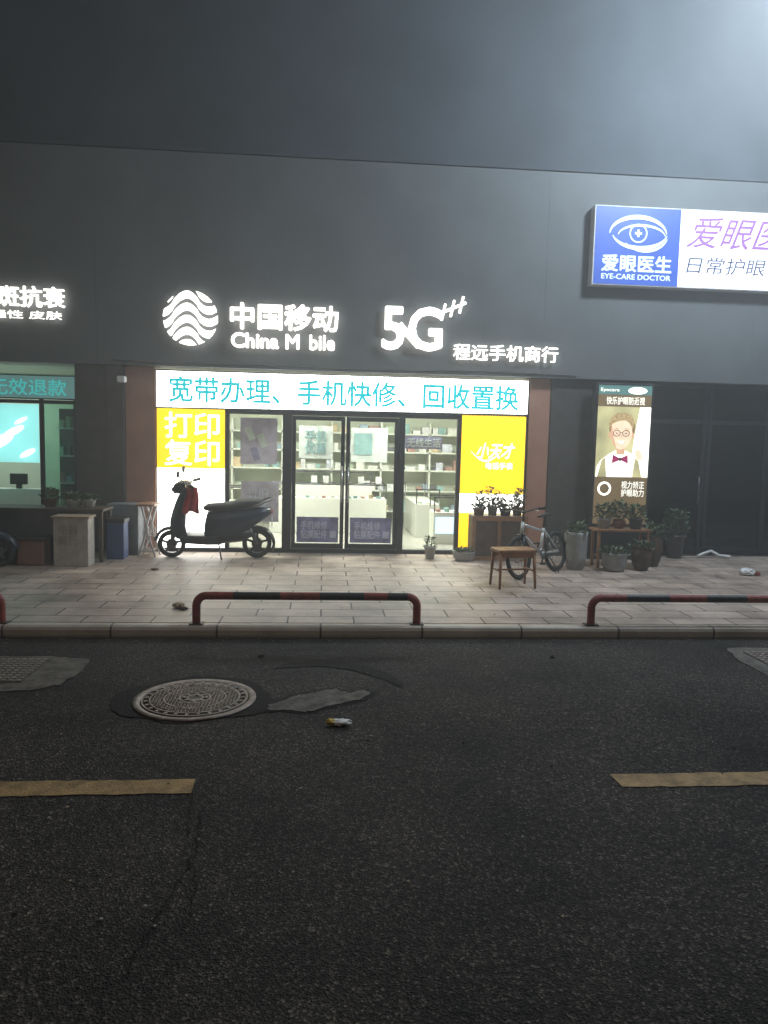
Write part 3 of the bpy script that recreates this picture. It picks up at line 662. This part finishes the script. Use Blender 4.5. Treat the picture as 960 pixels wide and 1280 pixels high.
s2=scooter('electric_scooter'); s2.location=(-4.50,9.35,PZ); s2.rotation_euler=(R(-4),0,R(188)); 
# ------------------------------------------------------------------ bicycle
def bicycle():
    g=grp('bicycle'); r=.262
    for x,nm in ((-.44,'front'),(.44,'rear')):
        lathe(nm+'_tyre',[(r-.035,-.018),(r-.012,-.024),(r,-.010),(r,.010),(r-.012,.024),(r-.035,.018)],(x,0,r),'rubber',g,'Y',40,True)
        lathe(nm+'_rim',[(r-.034,-.014),(r-.052,-.010),(r-.052,.010),(r-.034,.014)],(x,0,r),'black',g,'Y',40,True)
        bm=bmesh.new()
        for k in range(20):
            a=2*math.pi*k/20; acyl(bm,(x+.018*math.cos(a+.8),(.02 if k%2 else -.02),r+.018*math.sin(a+.8)),(x+(r-.05)*math.cos(a),0,r+(r-.05)*math.sin(a)),.0016,n=4)
        acyl(bm,(x,-.045,r),(x,.045,r),.018,n=12); fin(bm,nm+'_spokes','steel',g)
    bm=bmesh.new(); BB=(.06,0,.27); ST=(.17,0,.58); HT=(-.31,0,.66); HB=(-.345,0,.55)
    acyl(bm,BB,ST,.017); acyl(bm,HB,BB,.022); acyl(bm,HT,(.155,0,.54),.018); acyl(bm,HB,(-.30,0,.69),.022)
    for s in (-1,1):
        acyl(bm,BB,(.44,s*.05,r),.010); acyl(bm,ST,(.44,s*.05,r),.009)
    acyl(bm,(BB[0],-.05,BB[2]),(BB[0],.05,BB[2]),.022)
    fin(bm,'frame','bikef',g)
    bm=bmesh.new()
    for s in (-1,1): acyl(bm,(-.355,s*.045,.53),(-.44,s*.05,r),.015,.012)
    acyl(bm,(-.355,-.055,.53),(-.355,.055,.53),.018); acyl(bm,(-.30,0,.69),(-.285,0,.80),.015)
    acyl(bm,ST,(.205,0,.72),.012); fin(bm,'fork_and_posts','black',g)
    tube('handlebar',[(-.24,-.27,.85),(-.26,-.15,.84),(-.285,0,.805),(-.26,.15,.84),(-.24,.27,.85)],.011,'black',g)
    for s in (-1,1): tube('grip',[(-.235,s*.28,.85),(-.248,s*.19,.846)],.017,'rubber',g); tube('brake',[(-.29,s*.17,.835),(-.31,s*.24,.82)],.005,'steel',g)
    loft('saddle',[(.06,.735,.015,.012),(.12,.74,.03,.018),(.2,.745,.06,.022),(.27,.75,.07,.025),(.31,.75,.05,.015)],'black',g)
    lathe('chainring',[(.075,-.045),(.075,-.041),(.03,-.041),(.03,-.045)],(BB[0],0,BB[2]),'steel',g,'Y',28,True)
    tube('chain',[(BB[0],-.043,BB[2]+.075),(.44,-.043,r+.03),(.47,-.043,r),(.44,-.043,r-.03),(BB[0],-.043,BB[2]-.075),(BB[0]-.075,-.043,BB[2])],.004,'black',g,True)
    bm=bmesh.new()
    acyl(bm,(BB[0],-.055,BB[2]),(BB[0]-.08,-.06,BB[2]-.12),.009); acyl(bm,(BB[0],.055,BB[2]),(BB[0]+.08,.06,BB[2]+.12),.009)
    abox(bm,BB[0]-.12,BB[0]-.04,-.13,-.06,BB[2]-.13,BB[2]-.11); abox(bm,BB[0]+.04,BB[0]+.12,.06,.13,BB[2]+.11,BB[2]+.13)
    acyl(bm,(.2,-.03,.25),(.26,-.14,0.005),.008); fin(bm,'cranks_pedals_stand','black',g)
    tube('cable',[(-.28,.1,.82),(-.38,.06,.74),(-.36,.03,.62),(-.2,.02,.6)],.003,'black',g)
    lathe('front_disc_brake',[(.07,.03),(.07,.034),(.045,.034),(.045,.03)],(-.44,0,r),'steel',g,'Y',24,True)
    return g
bk=bicycle(); bk.location=(2.73,9.18,PZ); bk.rotation_euler=(R(-6),0,R(43))
st=grp('wooden_stool',(2.2,8.42,PZ)); st.rotation_euler=(0,0,R(8))
slab('seat',[(-.23,-.15),(.23,-.15),(.24,0),(.23,.15),(-.23,.15),(-.24,0)],.41,.445,'wood',st,.01)
bm=bmesh.new()
for sx in (-1,1):
    for sy in (-1,1): acyl(bm,(sx*.20,sy*.12,.41),(sx*.215,sy*.15,0),.02,.014,10)
acyl(bm,(-.2,-.12,.2),(-.2,.12,.2),.011); acyl(bm,(.2,-.12,.2),(.2,.12,.2),.011); acyl(bm,(-.2,0,.2),(.2,0,.2),.011)
abox(bm,-.2,.2,-.135,-.115,.35,.41); abox(bm,-.2,.2,.115,.135,.35,.41)
fin(bm,'legs','wood',st)
# ------------------------------------------------------------------ plants
def leaves(name,c,rad,h,n,mats,parent,ls=.06,seed=0,up=.5):
    rnd=random.Random(seed); bm=bmesh.new()
    for _ in range(n):
        a=rnd.uniform(0,6.28); rr=rad*math.sqrt(rnd.random()); z=h*rnd.random()**.8
        rr*= (1-.35*z/h)
        base=Vector((c[0]+rr*math.cos(a),c[1]+rr*math.sin(a),c[2]+z))
        d=Vector((math.cos(a+rnd.uniform(-.8,.8)),math.sin(a+rnd.uniform(-.8,.8)),rnd.uniform(-.2,1)*up*2)).normalized()
        L=ls*rnd.uniform(.6,1.4); s_=d.cross(Vector((0,0,1))).normalized()*L*.28; nn=s_.cross(d).normalized()*L*.12
        mi=rnd.randrange(len(mats))
        p=[base,base+d*L*.45+s_+nn,base+d*L,base+d*L*.45-s_+nn]
        v=[bm.verts.new(q) for q in p]; 
        m_=bm.verts.new(base+d*L*.5-nn*.5)
        for t in ((0,1,4),(1,2,4),(2,3,4),(3,0,4)):
            f=bm.faces.new([ [*v,m_][k] for k in t]); f.material_index=mi
    for _ in range(max(6,n//30)):
        a=rnd.uniform(0,6.28); rr=rad*.7*math.sqrt(rnd.random()); acyl(bm,(c[0]+rr*.4*math.cos(a),c[1]+rr*.4*math.sin(a),c[2]-.02),(c[0]+rr*math.cos(a),c[1]+rr*math.sin(a),c[2]+h*rnd.uniform(.5,.95)),.004,.002,5,0,False)
    return fin(bm,name,mats,parent)
def pot(parent,c,r,h,m,nm='pot',style=0):
    if style==0: prof=[(r*.7,0),(r*.95,h*.88),(r*1.05,h*.9),(r*1.05,h),(r*.92,h),(r*.9,h*.9),(.01,h*.88)]
    elif style==1: prof=[(r*.55,0),(r*.8,h*.2),(r,h*.55),(r*.95,h*.85),(r*.8,h*.95),(r*.9,h),(r*.8,h),(r*.75,h*.9),(.01,h*.88)]
    else: prof=[(r*.75,0),(r,h*.35),(r*1.03,h*.9),(r*1.08,h),(r*.95,h),(r*.93,h*.85),(.01,h*.8)]
    lathe(nm,prof,c,m,parent)
pb=grp('planter_cabinet')
box('body',2.10,2.86,10.28,10.66,PZ,.72,'woodd',pb,.008)
bm=bmesh.new()
for x in (2.08,2.44,2.82): abox(bm,x,x+.05,10.262,10.28,PZ,.73)
abox(bm,2.13,2.82,10.264,10.28,.66,.73); abox(bm,2.13,2.82,10.264,10.28,PZ,PZ+.06); fin(bm,'panel_frame','wood',pb,.003)
for i,(x,y,r_,h_,mm) in enumerate(((2.2,10.42,.09,.10,'terra'),(2.4,10.45,.08,.13,'potgrey'),(2.58,10.42,.09,.09,'potdark'),(2.76,10.46,.08,.12,'terra'))):
    pp_=grp('potted_succulent'); pot(pp_,(x,y,.72),r_,h_,mm)
    for k in range(3): leaves(f'leaves_{k}',(x+random.uniform(-.04,.04),y,.72+h_*.85),.09,.07+.08*k+.05*(i%2),60,['leaf','leaf3','leaf2'],pp_,.055,i*7+k,.5)
p1=grp('tall_pot_plant'); pot(p1,(3.36,9.66,PZ),.145,.50,'potgrey','pot',2); leaves('leaves',(3.36,9.66,.56),.14,.14,110,['leaf','leaf2'],p1,.07,31,.6)
tb=grp('plant_stand')
bm=bmesh.new()
abox(bm,3.66,4.42,9.72,10.02,.60,.63)
for x in (3.69,4.37):
    for y in (9.74,9.97): abox(bm,x,x+.035,y,y+.035,PZ,.6)
abox(bm,3.69,4.4,9.85,9.88,.25,.28); fin(bm,'table','wood',tb,.003)
specs=[(3.80,9.85,.63,.10,.13,'potgrey',0,.20),(4.02,9.88,.63,.09,.12,'terra',1,.24),(4.24,9.84,.63,.10,.14,'potdark',0,.18),(4.55,9.95,PZ,.13,.42,'woodd',1,.22),(3.85,9.55,PZ,.16,.24,'potgrey',2,.08),(4.25,9.62,PZ,.14,.32,'woodd',1,.10)]
for i,(x,y,z,r_,h_,mm,sty,lh) in enumerate(specs):
    gp=grp('potted_plant'); pot(gp,(x,y,z),r_,h_,mm,'pot',sty); leaves('leaves',(x,y,z+h_*.85),r_*1.2,lh,130,['leaf','leaf2','leaf'] if i%2 else ['leaf','leaf2'],gp,.07,50+i,.6)
gp=grp('potted_plant'); pot(gp,(1.52,10.42,PZ),.085,.17,'potgrey','pot',0); leaves('leaves',(1.52,10.42,.24),.09,.16,90,['leaf2','leaf'],gp,.05,80)
gp=grp('potted_plant'); pot(gp,(1.98,10.28,PZ),.15,.13,'potgrey','bowl',2); leaves('leaves',(1.98,10.28,.2),.15,.06,160,['leaf','leaf2'],gp,.05,81)
gp=grp('potted_shrub'); pot(gp,(5.25,10.75,PZ),.15,.35,'potdark','pot',0); leaves('leaves',(5.25,10.75,PZ+.35),.18,.35,200,['leaf','leaf'],gp,.08,90,.6)
# ------------------------------------------------------------------ left clutter
ct=grp('side_table')
box('top',-4.4,-2.78,9.78,10.25,.755,.79,'woodd',ct,.006)
box('cabinet',-4.3,-3.32,9.82,10.2,PZ,.755,'darkstone',ct,.006)
bm=bmesh.new()
for x in (-2.84,-3.2): 
    for y in (9.8,10.18): abox(bm,x,x+.04,y,y+.04,PZ,.755)
fin(bm,'legs','woodd',ct)
wb=grp('printed_carton')
box('carton',-3.30,-2.88,9.48,9.74,PZ,.70,'cartonw',wb,.008)
M['ink']=mat('ink_grey',(.25,.22,.2),.6,0,.2,9,0)
text('print','电器\n商行',-3.24,-3.0,.36,.62,9.476,'ink',wb,.0005,.0)
box('lid',-3.32,-2.86,9.46,9.76,.70,.725,'card',wb,.004)
for i,(x,y,m_,lh) in enumerate(((-3.5,9.98,'terra',.14),(-3.2,9.95,'white',.09),(-3.02,10.0,'white',.06))):
    gp=grp('potted_plant'); pot(gp,(x,y,.79),.09,.11,m_,'pot',0); leaves('leaves',(x,y,.88),.11,lh,120,['leaf','leaf2'],gp,.06,120+i)
g=grp('storage_bin'); box('bin',-3.75,-3.42,9.5,9.75,PZ,.42,'terra',g,.02); box('bin_lid',-3.77,-3.40,9.48,9.77,.42,.46,'black',g,.01)
g=grp('storage_crate'); box('crate',-2.82,-2.6,10.05,10.3,PZ,.62,mat('crate_blue',(.04,.07,.19),.6),g,.01); box('rim',-2.835,-2.585,10.035,10.315,.58,.64,'black',g,.01)
sw=grp('treadle_table')
box('top',-2.49,-2.24,10.22,10.62,.79,.82,'wood',sw,.006)
for yy in (10.26,10.56):
    tube('leg_a',[(-2.46,yy,PZ),(-2.40,yy,.3),(-2.34,yy,.5),(-2.42,yy,.79)],.014,'white',sw)
    tube('leg_b',[(-2.24,yy,PZ),(-2.30,yy,.3),(-2.36,yy,.5),(-2.28,yy,.79)],.014,'white',sw)
    tube('scroll',[(-2.35+.05*math.cos(a),yy,.42+.07*math.sin(a)) for a in [i*.4 for i in range(16)]],.008,'white',sw,True)
    tube('brace',[(-2.44,yy,.18),(-2.26,yy,.18)],.009,'white',sw)
box('treadle',-2.43,-2.27,10.3,10.52,.17,.185,'iron',sw)
# ------------------------------------------------------------------ litter
def crumple(name,c,s,m,seed):
    bm=bmesh.new(); bmesh.ops.create_icosphere(bm,subdivisions=3,radius=1); rnd=random.Random(seed)
    for v in bm.verts:
        k=rnd.uniform(.7,1.15); v.co=Vector((v.co.x*s[0]*k,v.co.y*s[1]*k,max(-.9,v.co.z)*s[2]*k)); v.co+=Vector((c[0],c[1],c[2]+s[2]*.9))
    return fin(bm,name,m,None)
crumple('litter_wrapper',(.125,4.48,.004),(.075,.035,.018),'white',1)
M['gold']=mat('foil_gold',(.5,.35,.08),.35,.4,.4,30,.3)
crumple('litter_foil',(.07,4.475,.006),(.03,.03,.02),'gold',2)
crumple('litter_paper',(-1.36,7.22,PZ),(.06,.04,.03),'card',3)
crumple('litter_leaf',(-1.30,7.16,PZ),(.04,.05,.012),'soil',9)
crumple('litter_leaf',(-2.03,9.28,PZ),(.05,.03,.015),'terra',4)
crumple('plastic_bag',(5.55,9.30,PZ),(.10,.08,.05),'white',5)
crumple('litter_wrapper',(5.66,9.26,PZ),(.04,.04,.03),'redp',6)
crumple('litter_leaf',(-.47,5.92,.004),(.03,.02,.01),'soil',7); crumple('litter_leaf',(1.9,5.9,.004),(.02,.02,.008),'soil',8)
rnd=random.Random(11); bm=bmesh.new()
for _ in range(300):
    x=rnd.uniform(-3,5); y=rnd.uniform(2.2,6.45); s_=rnd.uniform(.002,.006)
    if rnd.random()<.4: y=rnd.uniform(6.3,6.48)
    abox(bm,x-s_,x+s_,y-s_,y+s_,.001,.001+s_,rnd.randrange(3),rnd.uniform(0,3))
fin(bm,'road_grit',['conc','card','soil'],None)
bm=bmesh.new()
for _ in range(120):
    x=rnd.uniform(-4,6); y=rnd.uniform(6.75,10.2); s_=rnd.uniform(.006,.018)
    bm.faces.new([bm.verts.new((x+s_*rnd.uniform(.6,1.2)*math.cos(k*.9),y+s_*rnd.uniform(.6,1.2)*math.sin(k*.9),PZ+.003)) for k in range(7)])
fin(bm,'pavement_gum_stains',['soil'],None)
tube('white_hose',[(5.62,10.75,.13),(5.75,10.85,.15),(5.85,10.8,.2),(5.95,10.75,.14),(6.1,10.7,.13)],.022,'white')
# ------------------------------------------------------------------ lamps
def streetlamp(loc,tip,e,col,soft=.25):
    g=grp('street_lamp',loc); d=Vector(tip)-Vector(loc)
    cyl('pole',(0,0,0),(0,0,d.z-.2),.09,'greym',g,.05); cyl('base',(0,0,0),(0,0,.35),.16,'greym',g,.12)
    tube('arm',[(0,0,d.z-.25),(d.x*.35,d.y*.35,d.z+.02),(d.x,d.y,d.z+.1)],.035,'greym',g)
    box('head',d.x-.30,d.x+.30,d.y-.15,d.y+.15,d.z+.03,d.z+.13,'greym',g,.02)
    box('lens',d.x-.25,d.x+.25,d.y-.11,d.y+.11,d.z+.012,d.z+.028,'L_lens',g)
    sp=bpy.data.lights.new('lamp','POINT'); sp.energy=e; sp.color=col; sp.shadow_soft_size=soft
    so=bpy.data.objects.new('lamp',sp); COL.objects.link(so); so.parent=g; so.location=(d.x,d.y,d.z-.3)
M['L_lens']=lit('lamp_lens',(.85,.93,1),6)
streetlamp((6.6,6.9,0),(5.3,7.7,7.1),1350,(.74,.88,1),.4)
streetlamp((-4.5,-3.8,0),(-3.6,-2.2,8.2),380,(1,.82,.66))
# night haze (mist hanging along the shop fronts)
bm=bmesh.new(); abox(bm,-14,14,4.6,10.45,-.4,12)
hz=bpy.data.materials.new('haze'); hz.use_nodes=True; nt=hz.node_tree; nt.nodes.remove(nt.nodes['Principled BSDF'])
vs=N(nt,'ShaderNodeVolumeScatter'); vs.inputs['Density'].default_value=.03; vs.inputs['Anisotropy'].default_value=.3; vs.inputs['Color'].default_value=(.95,.98,1,1)
nt.links.new(vs.outputs[0],nt.nodes['Material Output'].inputs['Volume']); fin(bm,'night_haze',hz,None)
# world
w=bpy.data.worlds.new('World'); sc.world=w; w.use_nodes=True; nt=w.node_tree; bg=nt.nodes['Background']
sky=nt.nodes.new('ShaderNodeTexSky'); sky.sky_type='NISHITA'; sky.sun_disc=False; sky.sun_elevation=R(4); sky.sun_rotation=R(200)
nt.links.new(sky.outputs[0],bg.inputs[0]); bg.inputs[1].default_value=.003
sun=bpy.data.lights.new('sun','SUN'); sun.energy=.02; sun.angle=R(.5); sun.color=(1,.93,.85); so=bpy.data.objects.new('sun',sun); COL.objects.link(so); so.rotation_euler=(R(60),0,R(-20)); so.location=(0,-5,10)
cd=bpy.data.cameras.new('camera'); cam=bpy.data.objects.new('camera',cd); COL.objects.link(cam); cam.location=(0,0,1.75)
cam.rotation_euler=(1.4753,-0.02345,-0.07978); cd.lens=26.4375; cd.sensor_width=36; cd.clip_end=600; cd.clip_start=.05; sc.camera=cam
sc.view_settings.view_transform='Standard'; sc.view_settings.look='None'; sc.view_settings.exposure=0
